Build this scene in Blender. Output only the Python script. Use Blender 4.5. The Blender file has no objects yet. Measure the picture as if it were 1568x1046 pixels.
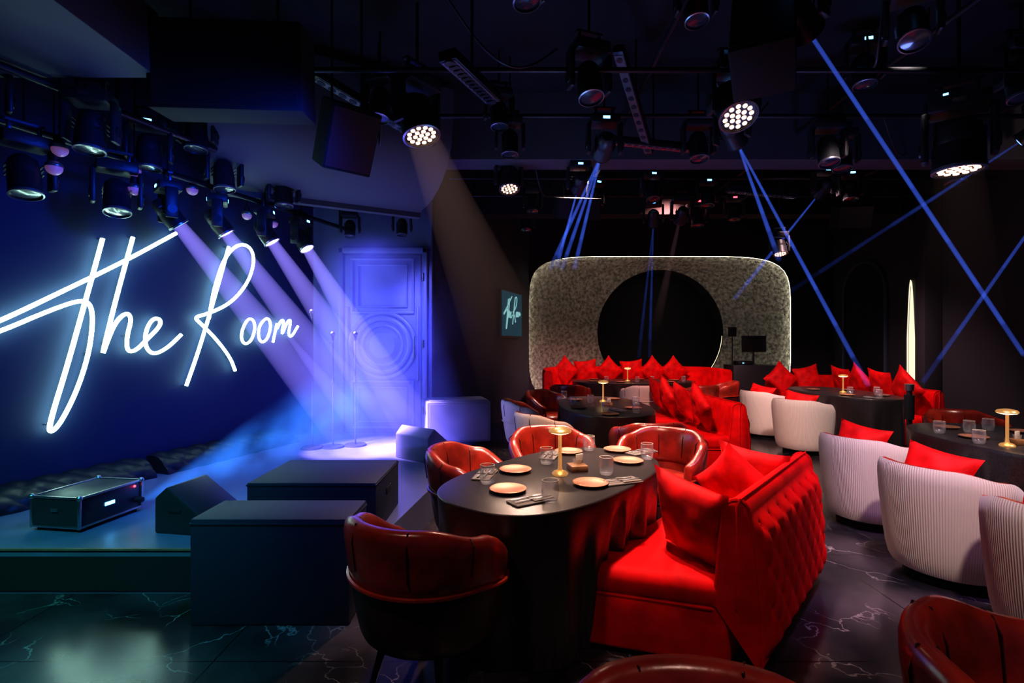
import bpy, bmesh, math, random
from mathutils import Vector, Matrix
random.seed(7)
sc=bpy.context.scene
try:
    sc.view_settings.view_transform='Standard'
    sc.view_settings.exposure=.3
except Exception: pass
for lk in ('Medium High Contrast','Standard - Medium High Contrast'):
    try:
        sc.view_settings.look=lk; break
    except Exception: pass
V=Vector
def link(o,parent=None):
    sc.collection.objects.link(o)
    if parent is not None:
        o.parent=parent
    return o
# ------------------------------------------------------------ materials
def setin(n,k,v):
    if k in n.inputs: n.inputs[k].default_value=v
def pmat(name,col,rough=.5,metal=0,coat=0,sheen=0,bump=None,emis=None,es=0,var=None,spec=None,sheencol=None):
    m=bpy.data.materials.new(name); m.use_nodes=True
    nt=m.node_tree; b=nt.nodes['Principled BSDF']
    setin(b,'Base Color',(*col,1)); setin(b,'Roughness',rough); setin(b,'Metallic',metal)
    setin(b,'Coat Weight',coat); setin(b,'Coat Roughness',.25)
    setin(b,'Sheen Weight',sheen); setin(b,'Sheen Roughness',.4)
    if sheencol: setin(b,'Sheen Tint',(*sheencol,1))
    if spec is not None: setin(b,'Specular IOR Level',spec)
    if emis: setin(b,'Emission Color',(*emis,1)); setin(b,'Emission Strength',es)
    tc=nt.nodes.new('ShaderNodeTexCoord')
    if bump:
        n=nt.nodes.new('ShaderNodeTexNoise'); n.inputs['Scale'].default_value=bump[0]; n.inputs['Detail'].default_value=5
        nt.links.new(tc.outputs['Object'],n.inputs['Vector'])
        bp=nt.nodes.new('ShaderNodeBump'); bp.inputs['Strength'].default_value=bump[1]; bp.inputs['Distance'].default_value=bump[2] if len(bump)>2 else .01
        nt.links.new(n.outputs['Fac'],bp.inputs['Height']); nt.links.new(bp.outputs['Normal'],b.inputs['Normal'])
    if var:
        n=nt.nodes.new('ShaderNodeTexNoise'); n.inputs['Scale'].default_value=var[0]; n.inputs['Detail'].default_value=6
        nt.links.new(tc.outputs['Object'],n.inputs['Vector'])
        r=nt.nodes.new('ShaderNodeValToRGB'); r.color_ramp.elements[0].position=.35; r.color_ramp.elements[1].position=.65
        r.color_ramp.elements[0].color=(*[c*(1-var[1]) for c in col],1); r.color_ramp.elements[1].color=(*[min(1,c*(1+var[1])) for c in col],1)
        nt.links.new(n.outputs['Fac'],r.inputs['Fac']); nt.links.new(r.outputs['Color'],b.inputs['Base Color'])
    return m
def emat(name,col,s):
    m=bpy.data.materials.new(name); m.use_nodes=True; nt=m.node_tree; nt.nodes.clear()
    e=nt.nodes.new('ShaderNodeEmission'); e.inputs[0].default_value=(*col,1); e.inputs[1].default_value=s
    o=nt.nodes.new('ShaderNodeOutputMaterial'); nt.links.new(e.outputs[0],o.inputs[0]); return m
M={}
M['velvet']=pmat('red_velvet',(.66,.003,.005),.7,sheen=.14,bump=(60,.15,.004),var=(6,.22),sheencol=(1,.06,.05),spec=.12)
M['velvet_p']=pmat('red_cushion_velvet',(.60,.004,.006),.65,sheen=.14,bump=(30,.2,.006),var=(9,.25),sheencol=(1,.08,.06),spec=.15)
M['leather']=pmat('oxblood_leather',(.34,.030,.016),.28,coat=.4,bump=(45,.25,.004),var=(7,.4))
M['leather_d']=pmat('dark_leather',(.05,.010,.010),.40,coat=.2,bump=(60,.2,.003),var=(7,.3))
M['leather_b']=pmat('black_leather',(.008,.010,.018),.45,bump=(50,.2,.003),spec=.35)
M['black']=pmat('black_metal',(.018,.020,.024),.38,metal=.3)
M['blackp']=pmat('black_plastic',(.020,.022,.027),.42,bump=(90,.2,.002))
M['blackm']=pmat('matte_black_paint',(.008,.008,.011),.8)
M['grille']=pmat('speaker_grille',(.02,.02,.024),.6,bump=(260,.5,.004))
M['alu']=pmat('aluminium',(.45,.45,.48),.35,metal=1)
M['darkalu']=pmat('dark_aluminium',(.12,.12,.14),.35,metal=1)
M['gold']=pmat('brass_with_glow',(.85,.50,.20),.28,metal=.9,emis=(1,.50,.16),es=.28)  # brass given a faint glow, standing for lamp light on it
M['copper']=pmat('copper_plate',(.50,.23,.15),.42,metal=.5,var=(12,.15))
M['wood']=pmat('wood_block',(.25,.12,.05),.5,var=(20,.3))
M['napkin']=pmat('linen_napkin',(.20,.17,.15),.9,bump=(120,.3,.003))
M['cream']=pmat('cream_napkin',(.55,.48,.40),.85)
M['cloth']=pmat('black_tablecloth',(.026,.021,.022),.32,sheen=.06,bump=(220,.3,.002),var=(80,.30))
M['lampglow']=emat('lamp_glow',(1,.60,.26),6)
M['blue_led']=emat('display_blue',(.10,.45,1),6)
M['red_led']=emat('indicator_red',(1,.03,.05),8)
M['led_warm']=emat('led_warm_white',(1,.58,.44),1.6)
M['lens_purple']=emat('lens_purple',(.55,.42,1),9)
M['lens_blue']=emat('lens_blue',(.15,.3,1),5)
M['lens_off']=pmat('lens_glass',(.03,.035,.05),.08,coat=1)
M['lens_pink']=emat('lens_pink',(1,.45,.5),2.5)
M['rim']=pmat('lens_rim',(.30,.30,.33),.3,metal=.8)
M['neon']=emat('neon_tube',(.56,1,.84),8.5)
M['neon_dim']=emat('screen_script',(.30,.60,.60),.6)
M['lens_globe']=pmat('lens_globe_glow',(.5,.3,.45),.3,emis=(.50,.20,.45),es=.14)  # faint glow stands for purple reflections in small spotlight lenses
M['strip']=emat('led_strip',(1,.93,.70),9)
M['strip2']=emat('led_strip_soft',(1,.88,.6),1.0)
M['niche_glow']=emat('niche_edge_and_face_glow',(1,.90,.66),.75)  # niche face glows as well as its edge, standing for lit plaster
M['screen']=pmat('screen_panel',(.0,.03,.05),.3,emis=(.0,.10,.16),es=.25)
# glass tumbler material
m=bpy.data.materials.new('clear_glass'); m.use_nodes=True; nt=m.node_tree; nt.nodes.clear()
t=nt.nodes.new('ShaderNodeBsdfTransparent'); t.inputs[0].default_value=(.97,.97,.98,1)
g=nt.nodes.new('ShaderNodeBsdfGlossy'); g.inputs['Roughness'].default_value=.12
df=nt.nodes.new('ShaderNodeBsdfDiffuse'); df.inputs[0].default_value=(.80,.78,.82,1)
a2=nt.nodes.new('ShaderNodeMixShader'); a2.inputs[0].default_value=.40; nt.links.new(g.outputs[0],a2.inputs[1]); nt.links.new(df.outputs[0],a2.inputs[2])
lw=nt.nodes.new('ShaderNodeLayerWeight'); lw.inputs[0].default_value=.25
ma=nt.nodes.new('ShaderNodeMath'); ma.operation='MULTIPLY_ADD'; ma.inputs[1].default_value=.60; ma.inputs[2].default_value=.07; nt.links.new(lw.outputs['Facing'],ma.inputs[0])
mx=nt.nodes.new('ShaderNodeMixShader'); o=nt.nodes.new('ShaderNodeOutputMaterial')
nt.links.new(ma.outputs[0],mx.inputs[0]); nt.links.new(t.outputs[0],mx.inputs[1]); nt.links.new(a2.outputs[0],mx.inputs[2]); nt.links.new(mx.outputs[0],o.inputs[0]); M['glass']=m
# corduroy (vertical ribs round the shell)
m=pmat('pale_corduroy',(.72,.60,.54),.85,sheen=.15); nt=m.node_tree; b=nt.nodes['Principled BSDF']
tc=nt.nodes.new('ShaderNodeTexCoord'); sx=nt.nodes.new('ShaderNodeSeparateXYZ'); nt.links.new(tc.outputs['Object'],sx.inputs[0])
at=nt.nodes.new('ShaderNodeMath'); at.operation='ARCTAN2'; nt.links.new(sx.outputs[0],at.inputs[0]); nt.links.new(sx.outputs[1],at.inputs[1])
mu=nt.nodes.new('ShaderNodeMath'); mu.operation='MULTIPLY'; mu.inputs[1].default_value=170; nt.links.new(at.outputs[0],mu.inputs[0])
sn=nt.nodes.new('ShaderNodeMath'); sn.operation='SINE'; nt.links.new(mu.outputs[0],sn.inputs[0])
bp=nt.nodes.new('ShaderNodeBump'); bp.inputs['Strength'].default_value=.5; bp.inputs['Distance'].default_value=.003
nt.links.new(sn.outputs[0],bp.inputs['Height']); nt.links.new(bp.outputs[0],b.inputs['Normal']); M['cord']=m
# marble floor
m=bpy.data.materials.new('dark_marble_floor'); m.use_nodes=True; nt=m.node_tree; b=nt.nodes['Principled BSDF']
tc=nt.nodes.new('ShaderNodeTexCoord')
nz=nt.nodes.new('ShaderNodeTexNoise'); nz.inputs['Scale'].default_value=1.7; nz.inputs['Detail'].default_value=8; nt.links.new(tc.outputs['Object'],nz.inputs['Vector'])
ad=nt.nodes.new('ShaderNodeMixRGB'); ad.blend_type='ADD'; ad.inputs[0].default_value=1.0
nt.links.new(tc.outputs['Object'],ad.inputs[1]); nt.links.new(nz.outputs['Color'],ad.inputs[2])
vo=nt.nodes.new('ShaderNodeTexVoronoi'); vo.feature='DISTANCE_TO_EDGE'; vo.inputs['Scale'].default_value=2.6; nt.links.new(ad.outputs[0],vo.inputs['Vector'])
rp=nt.nodes.new('ShaderNodeValToRGB'); rp.color_ramp.elements[0].position=0; rp.color_ramp.elements[0].color=(1,1,1,1); rp.color_ramp.elements[1].position=.014; rp.color_ramp.elements[1].color=(0,0,0,1)
nt.links.new(vo.outputs['Distance'],rp.inputs[0])
n2=nt.nodes.new('ShaderNodeTexNoise'); n2.inputs['Scale'].default_value=2.6; n2.inputs['Detail'].default_value=4; nt.links.new(tc.outputs['Object'],n2.inputs['Vector'])
r2=nt.nodes.new('ShaderNodeValToRGB'); r2.color_ramp.elements[0].position=.45; r2.color_ramp.elements[1].position=.70
nt.links.new(n2.outputs['Fac'],r2.inputs[0])
ml=nt.nodes.new('ShaderNodeMixRGB'); ml.blend_type='MULTIPLY'; ml.inputs[0].default_value=1; nt.links.new(rp.outputs[0],ml.inputs[1]); nt.links.new(r2.outputs[0],ml.inputs[2])
c0=nt.nodes.new('ShaderNodeValToRGB'); c0.color_ramp.elements[0].position=.38; c0.color_ramp.elements[0].color=(.009,.009,.012,1); c0.color_ramp.elements[1].position=.8; c0.color_ramp.elements[1].color=(.08,.062,.072,1); nt.links.new(nz.outputs['Fac'],c0.inputs[0])
cm=nt.nodes.new('ShaderNodeMixRGB'); nt.links.new(ml.outputs[0],cm.inputs[0]); nt.links.new(c0.outputs[0],cm.inputs[1]); cm.inputs[2].default_value=(.38,.33,.33,1)
bk=nt.nodes.new('ShaderNodeTexBrick'); bk.offset=0; bk.inputs['Scale'].default_value=1; bk.inputs['Brick Width'].default_value=1.2; bk.inputs['Row Height'].default_value=1.2; bk.inputs['Mortar Size'].default_value=.004
bk.inputs['Color1'].default_value=(1,1,1,1); bk.inputs['Color2'].default_value=(1,1,1,1); bk.inputs['Mortar'].default_value=(.2,.2,.2,1); nt.links.new(tc.outputs['Object'],bk.inputs['Vector'])
fm=nt.nodes.new('ShaderNodeMixRGB'); fm.blend_type='MULTIPLY'; fm.inputs[0].default_value=1; nt.links.new(cm.outputs[0],fm.inputs[1]); nt.links.new(bk.outputs['Color'],fm.inputs[2])
nt.links.new(fm.outputs[0],b.inputs['Base Color']); b.inputs['Roughness'].default_value=.20; M['floor']=m
M['wall']=pmat('dark_blue_wall',(.010,.022,.072),.75,bump=(8,.08,.01))
M['walld']=pmat('charcoal_wall',(.028,.027,.034),.75,bump=(8,.08,.01))
M['wallm']=pmat('blue_grey_wall',(.04,.048,.085),.7,bump=(8,.08,.01))
M['backblue']=pmat('slate_blue_paint',(.11,.13,.25),.45,bump=(14,.05,.01))
M['subp']=pmat('textured_grey_plastic',(.14,.14,.22),.6,bump=(120,.4,.004))
M['ceil']=pmat('black_ceiling',(.010,.010,.014),.85,bump=(6,.1,.02))
M['soffit']=pmat('grey_soffit',(.085,.09,.11),.7,bump=(5,.1,.02))
M['stage']=pmat('stage_vinyl',(.12,.13,.22),.30,bump=(70,.12,.002),var=(3,.15))
M['plaster']=pmat('hammered_plaster',(.32,.315,.28),.7,bump=(15,1,.10),var=(15,.5))
M['carpetbox']=pmat('flight_case_navy',(.014,.021,.052),.6,bump=(160,.4,.003))
M['niche_in']=pmat('niche_dark',(.006,.006,.010),.9)

# ------------------------------------------------------------ mesh builder
class MB:
    def __init__(s): s.bm=bmesh.new(); s.mats=[]
    def mi(s,k):
        m=M[k] if isinstance(k,str) else k
        if m not in s.mats: s.mats.append(m)
        return s.mats.index(m)
    def merge(s,b2,mat,mx=None):
        if mat is not None:
            i=s.mi(mat)
            for f in b2.faces: f.material_index=i
        if mx is not None: b2.transform(mx)
        me=bpy.data.meshes.new('t'); b2.to_mesh(me); b2.free(); s.bm.from_mesh(me); bpy.data.meshes.remove(me)
    def box(s,size,loc,mat,rz=0,bevel=0,seg=2,mx=None):
        b=bmesh.new(); bmesh.ops.create_cube(b,size=1)
        for v in b.verts: v.co=V((v.co.x*size[0],v.co.y*size[1],v.co.z*size[2]))
        if bevel: bmesh.ops.bevel(b,geom=b.edges[:],offset=bevel,segments=seg,profile=.5,affect='EDGES')
        T=Matrix.Translation(loc)@Matrix.Rotation(rz,4,'Z')
        if mx is not None: T=mx@T
        s.merge(b,mat,T)
    def prism(s,pts,z0,z1,mat,bevel=0,seg=2,mx=None):
        b=bmesh.new(); vs=[b.verts.new((p[0],p[1],z0)) for p in pts]; ws=[b.verts.new((p[0],p[1],z1)) for p in pts]; n=len(pts)
        b.faces.new(vs[::-1]); b.faces.new(ws)
        for i in range(n): b.faces.new((vs[i],vs[(i+1)%n],ws[(i+1)%n],ws[i]))
        bmesh.ops.recalc_face_normals(b,faces=b.faces)
        if bevel: bmesh.ops.bevel(b,geom=b.edges[:],offset=bevel,segments=seg,profile=.5,affect='EDGES')
        s.merge(b,mat,mx)
    def cyl(s,p0,p1,r0,r1,mat,seg=16,mx=None):
        p0=V(p0);p1=V(p1);d=p1-p0
        b=bmesh.new(); bmesh.ops.create_cone(b,cap_ends=True,segments=seg,radius1=r0,radius2=r1,depth=d.length)
        q=V((0,0,1)).rotation_difference(d.normalized()).to_matrix().to_4x4()
        T=Matrix.Translation((p0+p1)/2)@q
        if mx is not None: T=mx@T
        s.merge(b,mat,T)
    def grid(s,fn,nu,nv,mat,cu=False,cv=False,mx=None,capu=False,matfn=None):
        b=bmesh.new(); R=[]
        for i in range(nu):
            R.append([b.verts.new(fn(i,j)) for j in range(nv)])
        for i in range(nu if cu else nu-1):
            for j in range(nv if cv else nv-1):
                try:
                    f=b.faces.new((R[i][j],R[(i+1)%nu][j],R[(i+1)%nu][(j+1)%nv],R[i][(j+1)%nv]))
                    if matfn: f.material_index=s.mi(matfn(i,j))
                    else: f.material_index=s.mi(mat)
                except ValueError: pass
        if capu:
            for rr in (R[0],R[-1]):
                f=b.faces.new(rr); f.material_index=s.mi(mat)
        bmesh.ops.recalc_face_normals(b,faces=b.faces)
        s.merge(b,None,mx)
    def lathe(s,prof,mat,seg=24,mx=None):
        def fn(i,j):
            a=2*math.pi*i/seg; r,z=prof[j]; return V((max(r,1e-4)*math.cos(a),max(r,1e-4)*math.sin(a),z))
        s.grid(fn,seg,len(prof),mat,cu=True,mx=mx)
    def sphere(s,r,loc,mat,sc3=(1,1,1),mx=None,seg=16):
        b=bmesh.new(); bmesh.ops.create_uvsphere(b,u_segments=seg,v_segments=seg//2,radius=r)
        T=Matrix.Translation(loc)@Matrix.Diagonal((*sc3,1))
        if mx is not None: T=mx@T
        s.merge(b,mat,T)
    def tube(s,pts,r,mat,seg=8,closed=False,mx=None,smooth=0):
        P=[V(p) for p in pts]
        for _ in range(smooth):
            Q=[]; n=len(P)
            rng=range(n) if closed else range(n-1)
            if not closed: Q.append(P[0])
            for i in rng:
                a=P[i];c=P[(i+1)%n]; Q+= [a*.75+c*.25,a*.25+c*.75]
            if not closed: Q.append(P[-1])
            P=Q
        n=len(P); fr=[]; up=None
        for i in range(n):
            if closed: t=P[(i+1)%n]-P[i-1]
            else: t=P[min(i+1,n-1)]-P[max(i-1,0)]
            t.normalize()
            if up is None: up=V((0,0,1)) if abs(t.z)<.9 else V((1,0,0))
            x=up-t*up.dot(t)
            if x.length<1e-4: x=t.orthogonal()
            x.normalize(); up=x; fr.append((x,t.cross(x)))
        def fn(i,j):
            a=2*math.pi*j/seg; return P[i]+fr[i][0]*math.cos(a)*r+fr[i][1]*math.sin(a)*r
        s.grid(fn,n,seg,mat,cu=closed,cv=True,mx=mx,capu=not closed)
    def shell(s,T,Rx,Ry,z0f,z1f,th,mo,mi_,lean=0,n=44,K=16,cy=0):
        def sp(x,p): return math.copysign(abs(x)**p,x)
        def fn(i,j):
            q=-1+2*i/(n-1); t=q*T
            e=min(1,(1-abs(q))/.07); e=max(.02,math.sqrt(1-(1-e)**2)) if e<1 else 1
            z0=z0f(abs(q));z1=z1f(abs(q)); a=2*math.pi*j/K+math.pi/K
            zz=(z0+z1)/2+(z1-z0)/2*sp(math.sin(a),.6)*(.75+.25*e); o=th/2*e*sp(math.cos(a),.7)
            k=lean*(zz-z0f(0)); return V(((Rx+o+k)*math.sin(t),cy-(Ry+o+k)*math.cos(t),zz))
        def mf(i,j):
            a=2*math.pi*(j+.5)/K+math.pi/K
            return mo if math.cos(a)>.05 else mi_
        i0=s.mi(mo); s.grid(fn,n,K,mo,cv=True,capu=True,matfn=mf)
    def pillow(s,w,h,t,mat,mx,n=15):
        for sg in (1,-1):
            def fn(i,j):
                u=-1+2*i/(n-1);v=-1+2*j/(n-1)
                k=((1-u*u)*(1-v*v)); z=sg*t/2*(max(k,0)**.42)
                return V((u*w/2*(1-.12*(1-v*v)),v*h/2*(1-.12*(1-u*u)),z+.010*math.sin(6*u+4*v)*k+.006*math.sin(9*v-5*u)*k))
            s.grid(fn,n,n,mat,mx=mx)
    def done(s,name,ang=38):
        bmesh.ops.remove_doubles(s.bm,verts=s.bm.verts,dist=1e-5)
        me=bpy.data.meshes.new(name); s.bm.to_mesh(me); s.bm.free()
        for m in s.mats: me.materials.append(m)
        for p in me.polygons: p.use_smooth=True
        try: me.set_sharp_from_angle(angle=math.radians(ang))
        except Exception: pass
        return me
def put(name,me,loc=(0,0,0),rz=0,parent=None,sc3=None):
    o=bpy.data.objects.new(name,me); o.location=loc; o.rotation_euler=(0,0,rz)
    if sc3: o.scale=sc3
    return link(o,parent)
def T3(loc,rx=0,ry=0,rz=0):
    return Matrix.Translation(loc)@Matrix.Rotation(rz,4,'Z')@Matrix.Rotation(ry,4,'Y')@Matrix.Rotation(rx,4,'X')
def boxobj(name,c,size,mat,rz=0,bevel=0):
    b=MB(); b.box(size,(0,0,0),mat,bevel=bevel); return put(name,b.done(name),c,rz)
# ------------------------------------------------------------ room shell
boxobj('floor',(1,6,-.05),(15,16,.1),'floor')
boxobj('ceiling',(1,6,4.35),(15,16,.1),'ceil')
def wall(name,a,b_,z0,z1,th,mat):
    a=V((*a,0));b_=V((*b_,0)); d=b_-a; c=(a+b_)/2; n=V((d.y,-d.x,0)).normalized()
    c=c+n*th/2
    return boxobj(name,(c.x,c.y,(z0+z1)/2),(d.length,th,z1-z0),mat,math.atan2(d.y,d.x))
wall('wall_left',(-2.68,7.14),(-5.98,-1.9),0,4.3,.12,'wall')
wall('wall_stage',(-1.1,7.14),(-2.80,7.14),0,4.3,-.12,'backblue')
wall('wall_side',(.38,11.5),(-1.1,7.26),0,4.3,.12,'wallm')
boxobj('wall_right',(6.62,2.9,2.15),(.12,9.8,4.3),'walld')
boxobj('wall_right_far',(7.26,9.7,2.15),(.12,3.8,4.3),'walld')
b=MB(); b.box((.34,.18,4.3),(0,0,2.15),'walld',bevel=.01); b.box((.38,.22,.15),(0,0,.075),'blackm',bevel=.01)
put('column',b.done('column'),(6.48,7.92,0))
def arch(name,yc,hy_,z0,zs,ha,r,tm,fm_,pointed=False):
    def top(i):
        a=math.pi*i/16
        return ha*(1-abs(math.cos(a))**1.6) if pointed else ha*math.sin(a)
    b=MB(); pts=[(7.17,yc-hy_,z0)]+[(7.17,yc-hy_*math.cos(math.pi*i/16),zs+top(i)) for i in range(17)]+[(7.17,yc+hy_,z0)]
    b.tube(pts,r,tm,6)
    bm2=bmesh.new(); bm2.faces.new([bm2.verts.new((7.19,p[1],p[2])) for p in pts]); b.merge(bm2,fm_)
    return put(name,b.done('n'))
arch('lit_wall_niche',9.21,.075,.80,1.55,1.05,.010,'niche_glow','niche_glow',True)
arch('arched_wall_recess',10.45,.62,.02,2.5,.62,.035,'wallm','niche_in')
# far wall with lofted niche
cxo,czo,hw,hh=3.33,1.75,2.95,1.67
def rrect(a,p=6,k2=1.0):
    c,s_=math.cos(a),math.sin(a)
    k=(abs(c/hw)**p+abs(s_/hh)**p)**(-1/p)*k2; return c*k,s_*k
def rect(a,x0,x1,z0,z1,cx,cz):
    c,s_=math.cos(a),math.sin(a); k=1e9
    if c>1e-9:k=min(k,(x1-cx)/c)
    if c<-1e-9:k=min(k,(x0-cx)/c)
    if s_>1e-9:k=min(k,(z1-cz)/s_)
    if s_<-1e-9:k=min(k,(z0-cz)/s_)
    return cx+c*k,cz+s_*k
N=128
b=MB()
angs=sorted([2*math.pi*i/N for i in range(N)]+[math.atan2(z-czo,x-cxo)%(2*math.pi) for x in(.3,7.3) for z in(0,4.3)])
def fw(i,j):
    a=angs[i]
    if j==0:
        x,z=rect(a,.3,7.3,0,4.3,cxo,czo); return V((x,11.5,z))
    x,z=rrect(a); return V((cxo+x,11.5+(.04 if j==2 else 0),czo+z))
b.grid(fw,len(angs),3,'walld',cu=True)
put('wall_far',b.done('wf',30))
b=MB()
def nf(i,j):
    a=2*math.pi*i/N; x,z=rrect(a,k2=1.03); x0,z0=cxo+x,czo+z
    x1,z1=3.585+1.52*math.cos(a),1.71+1.52*math.sin(a)
    if j==0: return V((x0,11.53,z0))
    t=(j-1)/10
    y=11.62+ .75*(.35*t+.65*math.sin(t*math.pi/2))
    return V((x0+(x1-x0)*t,y,z0+(z1-z0)*t))
b.grid(nf,N,12,'plaster',cu=True)
def nb(i,j):
    a=2*math.pi*i/N; return V((3.585+1.52*math.cos(a),12.37+.5*j,1.71+1.52*math.sin(a)))
b.grid(nb,N,2,'niche_in',cu=True)
bm2=bmesh.new(); bm2.faces.new([bm2.verts.new(nb(i,1)) for i in range(N)]); b.merge(bm2,'niche_in')
ring=[(cxo+rrect(2*math.pi*i/N,k2=1.008)[0],11.57,czo+rrect(2*math.pi*i/N,k2=1.008)[1]) for i in range(N)]
b.tube(ring,.012,'strip',6,closed=True)
ring=[(3.585+1.50*math.cos(2*math.pi*i/N),12.40,1.71+1.50*math.sin(2*math.pi*i/N)) for i in range(-22,0)]
b.tube(ring,.006,'strip2',6)
put('plaster_wall_niche',b.done('pn',60))
# ------------------------------------------------------------ stage
b=MB()
st=[(-4.13,3.05),(-.85,3.05),(-.72,4.0),(-.55,5.2),(-.75,6.9),(-1.22,7.0),(-2.71,7.0)]
b.prism(st,0,.27,'stage')
b.box((3.25,.012,.012),(-2.50,3.047,.263),'copper'); b.box((3.25,.01,.2),(-2.5,3.046,.12),'blackm')
put('stage_platform',b.done('st'))
def case(name,x0,x1,y0,y1,z0,z1,mat='carpetbox'):
    b=MB(); sx_,sy_,sz=x1-x0,y1-y0,z1-z0
    b.box((sx_,sy_,sz),(0,0,sz/2),mat,bevel=.010)
    b.box((sx_+.006,sy_+.006,.012),(0,0,sz*.95),mat,bevel=.002)
    for q in(-1,1): b.box((.008,.13,.045),(q*(sx_/2+.001),0,sz*.62),'blackm',bevel=.003)
    return put(name,b.done(name),((x0+x1)/2,(y0+y1)/2,z0))
case('stage_riser_box',-1.70,-.86,2.70,3.03,0,.563)
case('stage_riser_box',-1.68,-.86,3.24,3.88,.27,.605)
def speaker(name,w,d,h,mat='blackp'):
    b=MB(); b.box((w,d,h),(0,0,h/2),mat,bevel=.02); b.box((w*.92,.01,h*.9),(0,-d/2-.004,h/2),mat,bevel=.003)
    for s_ in(-1,1): b.box((.02,.14,.05),(s_*w/2,0,h*.7),'blackm',bevel=.008)
    b.box((w*.9,d*.9,.012),(0,0,h+.003),mat,bevel=.004)
    return b.done(name)
put('subwoofer',speaker('sub',.78,.5,.50,'subp'),(-.70,6.46,.27),.25)
def wedge(w,d,h,mat):
    b=MB(); pr=[(-d/2,0),(d/2,0),(d/2,h*.75),(d*.28,h),(-d/2,h*.28)]
    mx=Matrix.Rotation(math.radians(90),4,'Z')@Matrix.Rotation(math.radians(90),4,'X')
    b.prism(pr,-w/2,w/2,mat,bevel=.012,mx=mx)
    for s_ in(-1,1): b.box((.008,.09,.03),(s_*w/2,.05,h*.5),'blackm',bevel=.003)
    return b
b=wedge(.50,.40,.34,'subp'); put('stage_monitor_speaker',b.done('w'),(-.92,5.45,.27),2.5)
b=wedge(.34,.40,.30,'blackp'); put('stage_monitor_speaker',b.done('w'),(-2.07,3.42,.27),1.4)
# fog machine road case
b=MB(); sx_,sy_,sz=.36,.46,.20
b.box((sx_,sy_,sz),(0,0,.02+sz/2),'blackp',bevel=.006)
for x in(-1,1):
    for y in(-1,1):
        b.box((.016,.016,sz),(x*sx_/2,y*sy_/2,.02+sz/2),'alu',bevel=.003); b.sphere(.018,(x*sx_/2,y*sy_/2,.02+sz),'alu'); b.cyl((x*sx_*.42,y*sy_*.42,0),(x*sx_*.42,y*sy_*.42,.03),.02,.02,'blackm')
    b.box((.014,sy_,.014),(x*sx_/2,0,.02+sz),'alu',bevel=.002); b.box((.014,sy_,.014),(x*sx_/2,0,.03),'alu',bevel=.002)
for y in(-1,1):
    b.box((sx_,.014,.014),(0,y*sy_/2,.02+sz),'alu',bevel=.002); b.box((sx_,.014,.014),(0,y*sy_/2,.03),'alu',bevel=.002)
b.box((.004,.07,.022),(sx_/2+.003,-.02,.13),'blue_led'); b.sphere(.008,(sx_/2+.004,.17,.19),'red_led')
b.cyl((sx_/2,.19,.09),(sx_/2+.05,.19,.09),.022,.018,'black')
b.box((.05,.012,.02),(0,-sy_/2-.004,.14),'alu')
FOG=put('fog_machine',b.done('fog'),(-2.92,3.54,.27),-.15)
# tufted black bench along left wall
def tuft(p,q,A,e=.45):
    return A*(abs(math.sin(math.pi*(p+q))*math.sin(math.pi*(p-q)))**e)
b=MB(); d=V((.343,.939,0)); nrm=V((.939,-.343,0))
def bench(y0,y1):
    a=V((-5.287+.365*y0,y0,0)); L=(y1-y0)/.939
    nu=int(L/.02); nv=24
    def fn(i,j):
        u=L*i/(nu-1); v=j/(nv-1); ang=v*math.pi/2
        h=tuft(u/.20,v*1.5,.022)
        return a+d*u+nrm*(.08+.27*math.sin(ang)+h*math.sin(ang))+V((0,0,.27+.15*math.cos(ang)+h*math.cos(ang)))
    b.grid(fn,nu,nv,'leather_b')
    for e in(0,1):
        bm2=bmesh.new(); pts=[fn(0 if e==0 else nu-1,j) for j in range(nv)]+[a+d*(L*e)+nrm*.08+V((0,0,.27))]
        bm2.faces.new([bm2.verts.new(p) for p in pts]); b.merge(bm2,'leather_b')
bench(3.25,4.75); bench(4.85,6.4)
put('tufted_bench',b.done('bench'))
# door
b=MB(); W=1.03;H=2.40
b.box((W+.16,.07,H+.10),(0,.0,(H+.1)/2),'backblue',bevel=.01)
b.box((W,.06,H),(0,-.03,H/2),'backblue',bevel=.01)
for s_ in(-1,1): b.box((.07,.10,H+.1),(s_*(W/2+.05),-.03,(H+.1)/2),'backblue',bevel=.015)
b.box((W+.17,.10,.08),(0,-.03,H+.06),'backblue',bevel=.015)
def frame(w,h,cz,t=.035,y=-.07,cx=0):
    for s_ in(-1,1):
        b.box((t,.055,h),(cx+s_*w/2,y,cz),'backblue',bevel=.012); b.box((w+t,.055,t),(cx,y,cz+s_*h/2),'backblue',bevel=.012)
frame(W*.80,.72,1.98); frame(W*.64,.56,1.98,.022)
frame(W*.80,.62,.38); frame(W*.64,.46,.38,.022)
for s_ in(-1,1): b.box((.035,.055,1.0),(s_*W*.46,-.07,1.2),'backblue',bevel=.012)
for r_,t_ in((.44,.030),(.36,.038),(.27,.022)):
    b.tube([(r_*math.cos(a*math.pi/24),-.068,1.18+r_*math.sin(a*math.pi/24)) for a in range(48)],t_,'backblue',8,closed=True)
b.lathe([(0,.06),(.17,.055),(.23,.0)],'backblue',32,mx=T3((0,-.06,1.18),rx=math.pi/2))
b.cyl((W*.42,-.06,1.15),(W*.42,-.12,1.15),.02,.02,'darkalu'); b.tube([(W*.42,-.12,1.0),(W*.42,-.12,1.3)],.014,'darkalu',8)
for z in(.3,1.2,2.1): b.cyl((W*.53,-.09,z-.05),(W*.53,-.09,z+.05),.018,.018,'darkalu')
put('door_1',b.done('door'),(-1.745,6.98,.27))
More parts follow.
